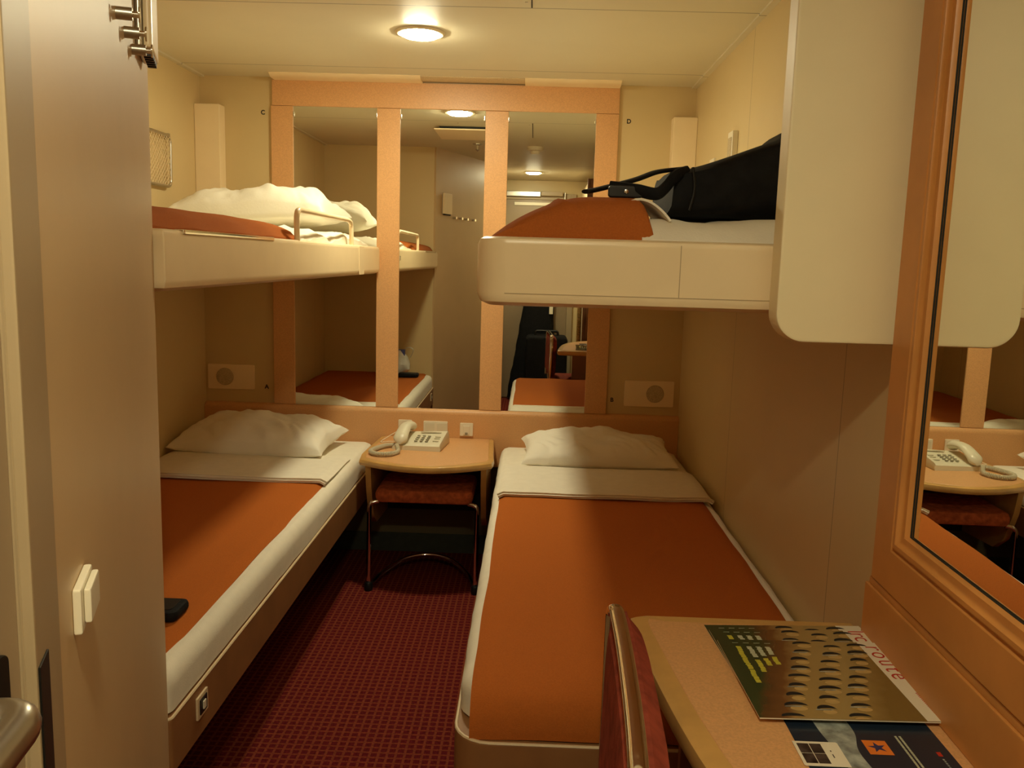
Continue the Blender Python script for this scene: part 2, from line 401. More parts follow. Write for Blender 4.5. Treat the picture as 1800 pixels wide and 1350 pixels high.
b = BM(); lathe(b, (-.012, 1.70, H_), [(.032, -.028), (.032, -.042), (.028, -.046), (.002, -.047)], 28); obj('sensor_cap', b, M_plastic, T)
for i, (x, y) in enumerate(((-.45, 2.66), (-.045, 2.66))):
    b = BM(); lathe(b, (x, y, H_), [(.005, 0), (.005, -.0015), (.001, -.002)], 12); o = obj('ceiling_screw', b, M_steel)
    tag(o, ['small screw in the ceiling panel left of the short seam', 'small screw in the ceiling panel beside the short dark seam'][i], 'screw', 'ceiling screws')
b = BM(); bx(b, -.031, -.027, 2.15, 2.71, H_-.002, H_); struct('trim_6', b, M_dark)

# ---------------------------------------------------------------- back wall: panelling, mirrors, headboard
ZT, ZM0, ZM1 = H_-.014, .680, 1.989
T = thing('mirror_surround', (-.4, D_, .69), 'peach wood surround of header and four uprights holding three tall mirrors', 'wall panel')
b = BM(); bx(b, -1.153, .347, D_-.018, D_, ZM1, ZT, .002); obj('header', b, M_lam, T)
for x0, x1 in ((-1.158, -1.062), (-.695, -.595), (-.226, -.127), (.250, .347)):
    b = BM(); bx(b, x0, x1, D_-.018, D_, ZM0, ZM1-.001, .002); obj('upright', b, M_lam, T)
for x0, x1, lb in ((-1.062, -.695, 'left tall wall mirror reflecting the upper bunk pillow'), (-.595, -.226, 'middle tall wall mirror above the bedside table'), (-.127, .250, 'right tall wall mirror partly hidden by the right upper bunk')):
    T = thing('wall_mirror', ((x0+x1)/2, D_, ZM0), lb, 'mirror', 'three tall mirrors in the wood surround')
    b = BM(); bx(b, x0, x1, D_-.012, D_-.004, ZM0, ZM1, 0); obj('glass', b, M_mirror, T)
    for z in (1.955, 1.35):
        for x in (x0+.003, x1-.003):
            b = BM(); bx(b, x-.003, x+.003, D_-.020, D_-.012, z-.010, z+.010, .001); obj('clip', b, M_chrome, T)
b = BM(); prof = [(D_-.001, .42), (D_-.030, .42), (D_-.032, .43), (D_-.032, .655), (D_-.028, .670), (D_-.018, .678), (D_-.001, .680)]
loft(b, [[(x, y, z) for y, z in prof] for x in (L_+.001, R_-.001)])
o = obj('headboard', b, M_lam); tag(o, 'long peach wood headboard panel running the full width under the mirrors', 'headboard')

# corner casings
for x0, x1, zt, lb in ((L_, -1.364, 1.981, 'tall narrow cream casing in the left back corner above the upper bunk'), (.574, R_, 1.974, 'tall narrow cream casing in the right back corner above the upper bunk')):
    b = BM(); bx(b, x0, x1, 3.758, D_, 1.401, zt, .004); o = obj('corner_casing', b, M_tray); tag(o, lb, 'casing', 'narrow corner casings')
# berth letters
for s, x, z, lb in (('C', -1.207, 1.952, 'black letter C on the cream wall above the left upper bunk'), ('D', .382, 1.953, 'black letter D on the cream wall above the right upper bunk'),
                    ('A', -1.205, .745, 'small dark letter A beside the left speaker panel'), ('B', .366, .735, 'small dark letter B beside the right speaker panel')):
    o = text('berth_letter', s, .026, MTX_BACK(x, D_-.0005, z), M_ink, offset=.0008); tag(o, lb, 'letter', 'black berth letters')
# speakers
for x0, x1, z0, z1, cx, lb in ((-1.463, -1.25, .738, .852, -1.385, 'cream speaker panel with round grille over the left lower bed'), (.427, .650, .718, .836, .565, 'cream speaker panel with round grille over the right lower bed')):
    T = thing('speaker_panel', ((x0+x1)/2, D_, z0), lb, 'speaker', 'wall speaker panels')
    b = BM(); rprism(b, x0, x1, D_-.008, D_, z0, z1, .006, .002, 'y'); obj('plate', b, M_tray, T)
    b = BM(); lathe(b, (cx, D_-.008, (z0+z1)/2), [(.040, 0), (.039, -.003), (.030, -.004), (.001, -.004)], 28, 'y'); obj('grille', b, M_grille, T)
# sockets on headboard
yh = D_-.032
def plate(x0, x1, z0, z1, lb, kind):
    T = thing('wall_socket', ((x0+x1)/2, yh, z0), lb, 'wall socket', 'white wall plates behind the bedside table')
    b = BM(); rprism(b, x0, x1, yh-.009, yh, z0, z1, .004, .003, 'y'); obj('face_plate', b, M_plastic, T)
    if kind == 'switch':
        b = BM(); rprism(b, x0+.016, x1-.016, yh-.013, yh-.009, z0+.008, z1-.012, .003, .002, 'y'); obj('rocker', b, M_plastic, T)
        b = BM(); rprism(b, x0+.024, x1-.024, yh-.0165, yh-.013, z0+.006, z0+.018, .001, .001, 'y'); obj('catch', b, M_key, T)
    elif kind == 'tel':
        b = BM(); rprism(b, x0+.018, x1-.022, yh-.0115, yh-.009, z0+.034, z1-.018, .001, .001, 'y'); obj('jack', b, M_ink, T)
    else:
        w = (x1-x0)/3
        for k in range(2):
            b = BM(); rprism(b, x0+.008+k*1.5*w, x0+.008+k*1.5*w+w*1.2, yh-.011, yh-.009, z0+.008, z1-.008, .004, .001, 'y'); obj('insert', b, M_phone, T)
plate(-.588, -.526, .566, .628, 'small square white telephone socket behind the phone handset', 'tel')
plate(-.474, -.364, .566, .626, 'wide white double wall plate behind the telephone', 'double')
plate(-.309, -.249, .562, .622, 'single square white light switch right of the telephone', 'switch')

# ---------------------------------------------------------------- lower beds
def bed(x0, x1, y0, y1, zr0, zr1, zm, rc, foot, label):
    T = thing('lower_bed', ((x0+x1)/2, (y0+y1)/2, 0), label, 'bed', 'lower beds')
    b = BM(); rprism(b, x0, x1, y0, y1, zr0, zr1, rc, .004); obj('bed_frame', b, M_rail, T)
    b = BM(); q = [(u, v, zr1) for u, v in rr(x0+.003, x1-.003, y0+.003, y1-.003, rc)]; tube(b, q, .0035, 6, closed=True); obj('edge_piping', b, M_piping, T)
    b = BM(); bx(b, x0+(.30 if x0 > -1 else .05), x1-(.05 if x0 > -1 else .30), y0+.12, y1-.05, 0, zr0); obj('shade_plinth', b, M_dark, T)  # added support block, coloured near black for the shade under the bed
    # mattress with rounded edges under a sheet
    b = BM(); m = .006; r2 = [max(k, .03) for k in rc]
    prof = [(.01, zr1), (.0, zr1+.006), (0, zm-.040), (.004, zm-.022), (.014, zm-.008), (.030, zm)]
    loops = []
    for o_, z in prof:
        loops.append([(u+.004*nz((u, v, z), 9, 3), v+.004*nz((u, v, z), 9, 8), z) for u, v in dens(rr(x0+m+o_, x1-m-o_, y0+m+o_+foot, y1-m-o_, [k-o_*.5 for k in r2]))])
    loft(b, loops); obj('mattress', b, M_sheet, T)
    return T
def dens(pts, d=.05):
    out = []
    for i, (a, c) in enumerate(zip(pts, pts[1:]+pts[:1])):
        n = 30 if (i % 7 == 6) else 1
        for k in range(n): out.append((a[0]+(c[0]-a[0])*k/n, a[1]+(c[1]-a[1])*k/n))
    return out
YB = D_-.036
bl = bed(L_+.002, -.690, YC+.003, YB, .315, .432, .527, (.01, .01, .01, .01), .0, 'left lower bed with orange blanket along the left wall')
br = bed(-.128, R_-.002, 1.522, YB, .315, .438, .525, (.07, .01, .01, .01), .064, 'right lower bed with orange blanket, under the right upper bunk')
T = thing('rail_switch', (-.688, 1.72, .366), 'small framed switch plate on the wood rail of the left lower bed', 'switch')
b = BM(); rprism(b, -.690, -.685, 1.690, 1.748, .362, .412, .002, .001, 'x'); obj('frame', b, M_piping, T)
b = BM(); rprism(b, -.685, -.683, 1.700, 1.738, .370, .404, .001, .0005, 'x'); obj('switch_face', b, M_blackm, T)
b = BM(); rprism(b, -.683, -.680, 1.712, 1.726, .378, .396, .001, .0005, 'x'); obj('button', b, M_plastic, T)

def blanket(x0, x1, path, name, m, label, th=.007, seed=0, group=None, amp=.004, edge=None):
    """path = list of (y,z) running along the bed"""
    P = smooth_path([(0, y, z) for y, z in path], 8)
    b = BM(); n = len(P)-1
    def f(u, v):
        p = P[min(n, int(round(u*n)))]
        x = x0+(x1-x0)*v
        e = edge(v, u) if edge else 0
        return (x+.006*nz((p.y, 0, v > .5), 4, seed)*(1 if v in (0, 1) else 0), p.y+.005*nz((x, 1, 0), 5, seed), p.z+amp*nz((x, p.y, 0), 6, seed)+e)
    # v runs across the bed, u along it; orientation chosen so the shell grows downward
    grid(b, lambda u, v: f(v, u), 36, n, th)
    o = obj(name, b, m); tag(o, label, 'blanket' if 'blanket' in name else 'sheet', group); return o
def roundedge(v, u, r=.012, d=.010, both=True):
    k = 0
    if v > 1-r*2: k = ((v-(1-r*2))/(r*2))**2
    elif both and v < r*2: k = (1-v/(r*2))**2
    return -d*k
# left bed
blanket(L_+.012, -.735, [(1.60, .537), (2.0, .538), (2.6, .538), (3.04, .537)], 'orange_blanket', M_blanket, 'flat orange blanket spread on the left lower bed', seed=1, edge=roundedge)
blanket(L_+.012, -.722, [(2.985, .547), (3.0, .551), (3.2, .549), (3.36, .546), (3.40, .543)], 'folded_sheet', M_sheet, 'white sheet turned down over the orange blanket on the left lower bed', th=.010, seed=4, edge=roundedge)
blanket(-.094, .628, [(1.536, .441), (1.538, .466), (1.550, .494), (1.585, .520), (1.65, .534), (1.75, .538), (1.9, .537), (2.5, .537), (2.97, .536)], 'orange_blanket', M_blanket, 'orange blanket tucked over the foot of the right lower bed', seed=7, edge=roundedge)
blanket(-.100, .655, [(2.905, .546), (2.92, .551), (3.1, .549), (3.30, .546), (3.345, .542)], 'folded_sheet', M_sheet, 'white sheet turned down on the right lower bed below its pillow', th=.010, seed=9, edge=roundedge)
b = BM(); pillow(b, (-1.13, 3.53, .576), .325, .195, .096, rot=-4, tilt=(4, 0), seed=2); o = obj('pillow', b, M_pillow); tag(o, 'white pillow at the head of the left lower bed', 'pillow')
b = BM(); pillow(b, (.290, 3.53, .565), .318, .190, .076, rot=1, tilt=(4, 0), seed=12); o = obj('pillow', b, M_pillow); tag(o, 'white pillow at the head of the right lower bed', 'pillow')
# items on left bed
T = thing('remote_control', (-.81, 1.83, .54), 'small black pouch lying on the orange blanket at the left bed edge', 'pouch')
b = BM(); rprism(b, -.905, -.765, 1.775, 1.865, .541, .566, .018, .009); obj('body', b, M_black, T)
b = BM(); rprism(b, -.890, -.780, 1.790, 1.850, .566, .568, .010, .0008); obj('flap', b, M_blackm, T)
T = thing('plastic_bag', (-.93, 1.69, .54), 'clear plastic carrier bag with groceries on the left bed foot, seen in the mirror', 'bag')
b = BM()
lathe(b, (-.95, 1.71, .543), [(.002, 0), (.075, .002), (.105, .035), (.110, .075), (.095, .12), (.070, .15), (.055, .17)], 28)
for v in b.verts:
    k = 1+.22*nz(v.co, 9, 2)+.12*nz(v.co, 24, 5); v.co.x = -.95+(v.co.x+.95)*k; v.co.y = 1.71+(v.co.y-1.71)*k*.9
bag = obj('bag_body', b, M_glossbag, T)
b = BM(); tube(b, smooth_path([(-.90, 1.70, .69), (-.86, 1.70, .73), (-.82, 1.70, .715), (-.84, 1.70, .66)]), .006, 8, flat=(.014, .002)); obj('handle', b, M_glossbag, T)
b = BM(); rprism(b, -.99, -.93, 1.68, 1.74, .68, .74, .01, .006); obj('packet', b, M_green, T)
b = BM(); rprism(b, -.925, -.875, 1.69, 1.74, .67, .715, .01, .006); obj('packet', b, M_blue, T)

# ---------------------------------------------------------------- upper bunks
def tray(b, x0, x1, y0, y1, z0, z1, rc, rim=.030):
    prof = [(.05, z0), (.022, z0+.001), (.006, z0+.008), (.0, z0+.022), (0, z1-.014), (.004, z1-.004), (.011, z1), (rim-.006, z1), (rim, z1-.005), (rim+.002, z1-.035)]
    loft(b, [[(u, v, z) for u, v in rr(x0+o_, x1-o_, y0+o_, y1-o_, [max(k-o_, .003) for k in rc], 8)] for o_, z in prof])
ZB0, ZB1 = 1.279, 1.396
T1 = thing('upper_bunk', (-1.07, 2.7, ZB0), 'left upper bunk with cream tray and tubular guard rail along the left wall', 'bunk', 'upper bunks')
b = BM(); tray(b, L_+.002, -.675, YC+.004, 3.800, ZB0, ZB1, (.01, .004, .03, .01)); obj('tray', b, M_tray, T1)
b = BM(); rprism(b, L_+.04, -.714, YC+.05, 3.77, ZB0+.02, ZB1-.014, .05, .02); obj('mattress', b, M_sheet, T1)
b = BM(); rprism(b, -.698, -.6744, 1.66, 2.24, ZB1-.008, ZB1+.0015, .004, .0015); obj('release_strip', b, M_chrome, T1)
b = BM(); rprism(b, -.6755, -.6730, 3.33, 3.42, ZB0+.004, ZB1-.004, .003, .001, 'x'); obj('end_bracket', b, M_tray, T1)
b = BM()
gp = fillet([(-.690, 2.51, ZB1-.004), (-.690, 2.505, ZB1+.088), (-.690, 3.20, ZB1+.090), (-.690, 3.255, ZB1+.082), (-.690, 3.265, ZB1-.004)], .035, 6)
tube(b, gp, .0085, 12); obj('guard_rail', b, M_tray, T1)

T2 = thing('upper_bunk', (.28, 2.7, ZB0), 'right upper bunk with rounded cream tray end facing the camera', 'bunk', 'upper bunks')
b = BM(); tray(b, -.102, R_-.002, 1.520, 3.800, ZB0-.004, ZB1+.002, (.055, .01, .01, .08)); obj('tray', b, M_tray, T2)
b = BM(); rprism(b, -.06, R_-.04, 1.565, 3.77, ZB0+.02, ZB1-.014, .05, .02); obj('mattress', b, M_sheet, T2)
b = BM(); bx(b, .2565, .2580, 1.5194, 1.5205, ZB0+.02, ZB1-.006); obj('panel_joint', b, M_joint, T2)
b = BM(); bx(b, -.05, .43, 1.5192, 1.5206, ZB0+.019, ZB0+.0205); obj('edge_joint', b, M_joint, T2)

# end panel of the right bunk
b = BM(); rprism(b, .413, R_-.001, 1.462, 1.514, 1.232, H_-.001, (.05, .001, .001, .001), .006, 'y', 10)
o = obj('bunk_end_panel', b, M_end); tag(o, 'tall cream end panel with rounded lower corner on the right wall', 'panel')

# left upper bedding
def lump(x0, x1, y0, y1, z0, hf, m, name, label, cat='blanket', nx=40, ny=60, seed=0):
    """closed lump resting at z0 with height hf(u,v)"""
    b = BM(); T = []; 
    for i in range(nx+1):
        row = []
        for j in range(ny+1):
            u, v = i/nx, j/ny; x = x0+(x1-x0)*u; y = y0+(y1-y0)*v
            row.append(b.verts.new((x+.006*nz((x, y, 0), 7, seed), y+.006*nz((x, y, 5), 7, seed), z0+max(.0, hf(u, v, x, y)))))
        T.append(row)
    for i in range(nx):
        for j in range(ny): b.faces.new((T[i][j], T[i+1][j], T[i+1][j+1], T[i][j+1]))
    ring = [T[i][0] for i in range(nx)]+[T[nx][j] for j in range(ny)]+[T[i][ny] for i in range(nx, 0, -1)]+[T[0][j] for j in range(ny, 0, -1)]
    low = [b.verts.new((v.co.x, v.co.y, z0)) for v in ring]
    for k in range(len(ring)): b.faces.new((ring[k], low[k], low[(k+1) % len(ring)], ring[(k+1) % len(ring)]))
    b.faces.new(low)
    o = obj(name, b, m); tag(o, label, cat); return o
def dome(u, p=4.): return max(0., 1-abs(2*u-1)**p)**.5
ZS = ZB1-.001
lump(L_+.03, -.708, 1.58, 2.62, ZB1-.012, lambda u, v, x, y: (.018+.060*max(0, 1-(max(0, u-.15)/.85)**5)**.5)*max(.0, 1-max(0, (v-.93)/.07)**2)**.5+.004*nz((x, y, 0), 8, 3),
     M_blanket2, 'rolled_blanket', 'thick orange blanket over the left upper bunk edge', seed=3)
lump(L_+.03, -.711, 2.60, 3.74, ZB1-.012, lambda u, v, x, y: ((.022+.026*dome(u, 6)+.024*abs(nz((x*2, y, 0), 9, 6))+.010*math.sin(9*u+7*v+3*nz((x, y, 0), 4, 1))))*dome(v, 8),
     M_sheet, 'crumpled_sheet', 'crumpled white sheet under the pillow on the left upper bunk', 'sheet', seed=6)
b = BM(); pillow(b, (-1.095, 3.46, 1.502), .315, .215, .108, rot=-3, tilt=(0, -2), seed=22, wr=.022); o = obj('pillow', b, M_pillow); tag(o, 'plump white pillow lying on the left upper bunk', 'pillow')

# right upper bedding
def hump(u, v, x, y):
    p = min(1., dome(v, 9)+.0)
    left = max(0, min(1, u/.72)); s = 1-(1-left)**2.6
    right = 1 if u < .86 else max(0, 1-((u-.86)/.14)**3)
    crease = .006*math.exp(-((u-.38-.30*(1-p))/.03)**2)
    return (.018+.078*s)*right*p**.7+.004*nz((x, y, 0), 9, 4)+crease
lump(-.078, .218, 1.554, 2.25, ZB1-.012, hump, M_blanket2, 'heaped_blanket', 'heaped orange blanket on the left end of the right upper bunk', seed=8)
lump(.19, R_-.035, 1.556, 3.70, ZB1-.012, lambda u, v, x, y: (.055+.006*nz((x, y, 0), 8, 14)+.004*math.sin(30*x+6*nz((x, y, 2), 5, 2)))*(1-max(0, (.04-v)/.04)**2*.7),
     M_sheet, 'rumpled_sheet', 'rumpled white sheet on the right upper bunk under the black bag', 'sheet', nx=40, ny=90, seed=11)
b = BM()   # turned-back corner of the sheet lying on the blanket
def fl(u, v):
    x = .165+.085*u; a = 3.3*u
    return (x, 1.60+.16*v+.01*math.sin(3*u), 1.468+.010*math.sin(a*1.0)*(1-.3*v)-.030*u**3+.003*nz((u, v, 0), 3, 1))
grid(b, lambda u, v: fl(u, v), 24, 14, .004)
o = obj('sheet_corner', b, M_sheet); tag(o, 'turned-up white sheet corner between orange blanket and black bag', 'sheet')

# black bag
T = thing('travel_bag', (.44, 1.80, 1.447), 'black soft travel bag on the right upper bunk beside the end panel', 'bag')
b = BM(); NX, NY = 30, 24
def bagp(u, v):   # u along x, v around the section
    x = .275+.345*u
    top = 1.538+.072*min(1, u/.62)**1.1+(.022 if u > .55 else 0)*min(1, (u-.55)/.12 if u > .55 else 0)
    a = 2*math.pi*v; hy, hz = .145, (top-1.447)/2
    cs, sn = math.cos(a), math.sin(a); e = .45
    k = 1 if 0 < u < 1 else .985
    X = x+.012*(-1 if u < .5 else 1)*(1 if u in (0, 1) else 0)
    return Vector((X+(.012*(sn if sn < 0 else 0) if u < .1 else 0), 1.815+hy*math.copysign(abs(cs)**e, cs)*k+.006*nz((x, a, 0), 6, 2), 1.447+hz+hz*math.copysign(abs(sn)**e, sn)*k+(.005*nz((x, sn, cs), 8, 5) if sn > 0 else 0)))
loft(b, [[bagp(i/NX, j/NY) for j in range(NY)] for i in range(NX+1)]); obj('bag_body', b, M_black, T)
b = BM(); tube(b, smooth_path([(.295, 1.665, 1.540), (.30, 1.664, 1.50), (.292, 1.663, 1.46)]), .003, 8); obj('zip_seam', b, M_blackm, T)
b = BM()
P = smooth_path([(.285, 1.75, 1.545), (.235, 1.72, 1.535), (.19, 1.70, 1.517), (.12, 1.68, 1.496), (.095, 1.67, 1.490)], 8)
tube(b, P, .01, 10, flat=(.018, .0045)); obj('carry_strap', b, M_black, T)
b = BM()
P = smooth_path([(.29, 1.70, 1.535), (.262, 1.66, 1.522), (.240, 1.64, 1.497), (.222, 1.63, 1.486), (.19, 1.635, 1.492), (.165, 1.65, 1.496), (.14, 1.66, 1.499)], 8)
tube(b, P, .01, 10, flat=(.007, .012)); obj('carry_strap', b, M_black, T)
b = BM(); rprism(b, .135, .200, 1.63, 1.645, 1.478, 1.500, .006, .003, 'y'); obj('strap_buckle', b, M_blackm, T)
b = BM(); lathe(b, (.168, 1.63, 1.489), [(.005, 0), (.004, -.003), (.001, -.0035)], 12, 'y'); obj('stud', b, M_chrome, T)

# right wall fittings above the bunk
T = thing('reading_light', (R_-.01, 3.05, 1.66), 'slim grey-cream reading light on the right wall just above the black bag', 'wall light')
b = BM(); rprism(b, R_-.02, R_, 2.99, 3.06, 1.66, 1.81, .004, .003, 'x'); obj('housing', b, M_plastic, T)
b = BM(); rprism(b, R_-.022, R_-.02, 3.0, 3.05, 1.68, 1.79, .003, .001, 'x'); obj('lens', b, M_grille, T)
T = thing('wall_switch', (R_-.006, 3.38, 1.68), 'tiny wall switch with red dots left of the reading light', 'switch')
b = BM(); rprism(b, R_-.008, R_, 3.34, 3.42, 1.68, 1.76, .004, .002, 'x'); obj('face_plate', b, M_plastic, T)
for k in range(2):
    b = BM(); lathe(b, (R_-.008, 3.36+.035*k, 1.735-.02*k), [(.005, 0), (.004, -.003), (.001, -.003)], 10, 'x'); obj('button', b, M_red, T)

# stowage net on left wall
T = thing('stowage_net', (L_, 3.28, 1.60), 'netted stowage pocket with metal frame on the left wall over the upper bunk', 'net pocket')
b = BM(); tube(b, fillet([(L_+.02, 3.02, 1.802), (L_+.02, 3.46, 1.802), (L_+.02, 3.455, 1.605), (L_+.02, 3.02, 1.605)], .03, 5, True), .006, 10, closed=True)
bx(b, L_, L_+.02, 3.45, 3.462, 1.79, 1.812); bx(b, L_, L_+.02, 3.02, 3.03, 1.79, 1.812); obj('pocket_frame', b, M_steel, T)
b = BM(); k = 0
y = 3.02-.2
while y < 3.46:
    for sg in (1, -1):
        za, zb = (1.61, 1.80) if sg > 0 else (1.80, 1.61)
        p0, p1 = Vector((L_+.021, y, za)), Vector((L_+.021, y+.19, zb))
        t0 = max(0, (3.025-y)/.19); t1 = min(1, (3.455-y)/.19)
        if t1 > t0: tube(b, [p0.lerp(p1, t0), p0.lerp(p1, (t0+t1)/2)+Vector((.006, 0, 0)), p0.lerp(p1, t1)], .0012, 5)
    y += .022
obj('netting', b, M_piping, T)

# ---------------------------------------------------------------- slanting bathroom wall: dispenser, hooks, switch
T = thing('wall_box', wp(.16, .01, 1.656), 'grey and cream louvred wall box at the top of the slanting wall', 'wall box')
b = BM(); wbox(b, .10, .235, .0, .010, 1.662, 1.80, .004); obj('housing', b, M_steel, T)
b = BM(); wbox(b, .09, .225, .010, .024, 1.664, 1.81, .005); obj('cover', b, M_tray, T)
for k in range(6):
    b = BM(); wbox(b, .105+.018*k, .113+.018*k, .008, .022, 1.656, 1.665, .001); obj('louvre', b, M_blackm, T)
for k, s in enumerate((.29, .395, .495, .63)):
    T = thing('coat_hook', wp(s, 0, 1.638), ['chrome coat peg nearest the louvred box on the slanting wall', 'second chrome coat peg from the louvred box on the slanting wall', 'third chrome coat peg from the louvred box, nearly above the camera', 'fourth chrome coat peg, farthest from the louvred box'][k], 'coat hook', 'row of chrome coat pegs')
    b = BM(); c = wp(s, 0, 1.646)
    tube(b, [c, c+nv*.003, c+nv*.004, c+nv*.019], .0078, 16); obj('barrel', b, M_steel, T)
    b = BM(); tube(b, [c+nv*.019, c+nv*.026], .004, 12); tube(b, [c+nv*.026, c+nv*.028], .0095, 16); obj('peg_head', b, M_chrome, T)
T = thing('light_switch', wp(.95, 0, 1.05), 'white rocker light switch on the slanting wall beside the bathroom door', 'light switch')
b = BM(); wbox(b, .922, .985, 0, .007, 1.050, 1.088, .002); obj('back_plate', b, M_plastic, T)
b = BM(); wbox(b, .928, .976, .007, .013, 1.056, 1.085, .002); obj('rocker', b, M_plastic, T)

# ---------------------------------------------------------------- bedside table, phone, stool
T = thing('bedside_table', (-.40, 3.6, 0), 'small wood bedside table with bowed front, fixed between the two lower beds', 'table')
ZN = .550
def nst(o_, z):
    f = [(-.668+o_, YB+.001), (-.684+o_, 3.50), (-.686+o_, 3.44)]
    for k in range(13):
        u = k/12; x = -.676+o_+(.536-2*o_)*u; f.append((x, 3.372-.138*math.sin(math.pi*(.06+.88*u))**.9+.012*u*0+o_))
    f += [(-.134-o_, 3.40), (-.140-o_, 3.5), (-.152-o_, YB+.001)]
    return [(x, y, z) for x, y in f]
b = BM(); loft(b, [nst(o_, z) for o_, z in ((.012, ZN-.030), (.003, ZN-.026), (0, ZN-.015), (.003, ZN-.004), (.012, ZN-.0002))]); obj('table_top', b, M_wood, T)
b = BM(); loft(b, [nst(.022, ZN-.0015), nst(.024, ZN+.0008)]); obj('top_inlay', b, M_lam, T)
for x0, x1 in ((-.652, -.630), (-.185, -.163)):
    b = BM()
    pr = [(YB, ZN-.03), (3.35, ZN-.03), (3.37, .42), (3.42, .30), (3.50, .24), (YB, .22)]
    loft(b, [[(x, y, z) for y, z in pr] for x in (x0, x1)]); obj('side_panel', b, M_wood, T)
b = BM(); bx(b, -.63, -.185, YB-.02, YB, .22, ZN-.03); obj('back_panel', b, M_dark, T)  # dark sheet added to stand in for the shadow below the table top

T = thing('telephone', (-.45, 3.60, ZN), 'ivory push-button desk telephone with coiled cord on the bedside table', 'telephone')
ang = rad(-6)
def ph(x, y, z):   # phone-local to world; origin at front centre-left of the body
    return (-.517+x*math.cos(ang)-y*math.sin(ang), 3.505+x*math.sin(ang)+y*math.cos(ang)+.012, ZN+.0008+z)
b = BM()
secs = []
for y, h in ((0, .022), (.012, .030), (.17, .056), (.185, .052), (.19, .040)):
    secs.append([ph(x, y, z) for x, z in ((-.055, 0), (.150, 0), (.153, h*.5), (.148, h), (-.045, h*.8), (-.055, h*.45))])
loft(b, secs); body = obj('phone_base', b, M_phone, T)
n = 0
for r_ in range(4):
    for c_ in range(3):
        x, y = .038+.023*c_, .035+.020*r_; h = .030+(y-.012)*.165
        b = BM(); loft(b, [[ph(x+dx*.006, y+dy*.004, h-.001+zz) for dx, dy in ((-1, -1), (1, -1), (1, 1), (-1, 1))] for zz in (0, .004)]); obj('key', b, M_key, body)
b = BM(); x, y = .120, .04; h = .030+(y-.012)*.165
for (x, y, w, d) in ((.122, .045, .012, .006), (.122, .075, .012, .004), (.122, .095, .012, .004), (.08, .145, .045, .006)):
    h = .030+(y-.012)*.165; loft(b, [[ph(x+dx*w, y+dy*d, h-.001+zz) for dx, dy in ((-1, -1), (1, -1), (1, 1), (-1, 1))] for zz in (0, .0025)])
obj('label_strips', b, M_cord, body)
b = BM()
hp = []
for k in range(21):
    u = k/20; y = -.010+.205*u; arch = math.sin(math.pi*u)
    w = .027+.007*abs(2*u-1)**2; hh = .016+.012*abs(2*u-1)**3; zc = .040+.024*arch+.030*u
    rr_ = max(.15, min(1, 8*u+.3, 8*(1-u)+.3))
    hp.append([ph(-.022+w*rr_*math.cos(a), y, zc+hh*rr_*math.sin(a)-(.006*abs(2*u-1)**2)) for a in [2*math.pi*q/16 for q in range(16)]])
loft(b, hp); hs = obj('handset', b, M_phone, T)
def helix(path, rc, turns, wire, n=12):
    P = smooth_path(path, 30); out = []
    N_ = len(P)-1; tot = turns*n
    for i in range(tot+1):
        f_ = i/tot*N_; k = min(N_-1, int(f_)); p = P[k].lerp(P[k+1], f_-k); tdir = (P[k+1]-P[k]).normalized()
        s_ = tdir.cross(Vector((0, 0, 1))).normalized(); u_ = s_.cross(tdir); a = 2*math.pi*i/n
        out.append(p+s_*rc*math.cos(a)+u_*rc*math.sin(a))
    return out
b = BM(); z = ZN+.012
tube(b, helix([(-.545, 3.475, z+.018), (-.535, 3.44, z), (-.565, 3.385, z), (-.615, 3.385, z), (-.645, 3.43, z), (-.63, 3.49, z), (-.60, 3.545, z), (-.560, 3.56, z)], .0075, 62, 1, 8), .003, 6)
obj('coiled_cord', b, M_cord, T)
b = BM(); tube(b, smooth_path([(-.565, yh-.012, .590), (-.60, 3.74, .575), (-.635, 3.70, .556), (-.64, 3.64, .5545), (-.60, 3.66, .5545), (-.56, 3.65, .556)]), .0018, 6); obj('line_cord', b, M_plastic, T)

T = thing('stool', (-.415, 3.45, 0), 'chrome tube stool with rust patterned seat pushed under the bedside table', 'stool')
b = BM(); rprism(b, -.612, -.215, 3.335, 3.64, .368, .428, .03, .022); obj('seat', b, M_fabric, T)
b = BM()
tube(b, fillet([(-.598, 3.36, .372), (-.634, 3.35, .366), (-.634, 3.335, .014), (-.605, 3.46, .025), (-.52, 3.565, .062), (-.415, 3.60, .072), (-.31, 3.565, .062), (-.225, 3.46, .025), (-.197, 3.335, .014), (-.197, 3.35, .366), (-.233, 3.36, .372)], .05, 6), .0095, 12)
obj('front_frame', b, M_chrome, T)
for x in (-.634, -.197):
    b = BM(); lathe(b, (x, 3.338, 0), [(.016, 0), (.018, .012), (.016, .03), (.011, .036)], 16); obj('foot', b, M_blackm, T)

# ---------------------------------------------------------------- desk corner on the right
ZD = .720
def desk(o_, z):
    pts = [(.5985, 1.508-o_), (.225+o_, 1.508-o_)]
    c = [(.196, 1.492), (.191, 1.46), (.199, 1.36), (.212, 1.226), (.228, 1.10), (.247, 1.00), (.285, .88), (.35, .77), (.44, .68), (.5985, .60)]
    P = smooth_path([(x, y, 0) for x, y in c], 4)
    for i, p in enumerate(P):
        a, q = P[max(0, i-1)], P[min(len(P)-1, i+1)]; d = (q-a).normalized(); nn = Vector((-d.y, d.x, 0))
        pts.append((min(.5985, p.x+nn.x*o_), p.y+nn.y*o_))
    return [(x, y, z) for x, y in pts]
T = thing('desk', (.42, 1.1, 0), 'curved peach laminate desk with honey wood edge under the framed mirror', 'desk')
b = BM(); loft(b, [desk(o_, z) for o_, z in ((.012, ZD-.036), (.003, ZD-.032), (0, ZD-.018), (.003, ZD-.004), (.012, ZD-.0002))]); obj('desk_top', b, M_wood, T)
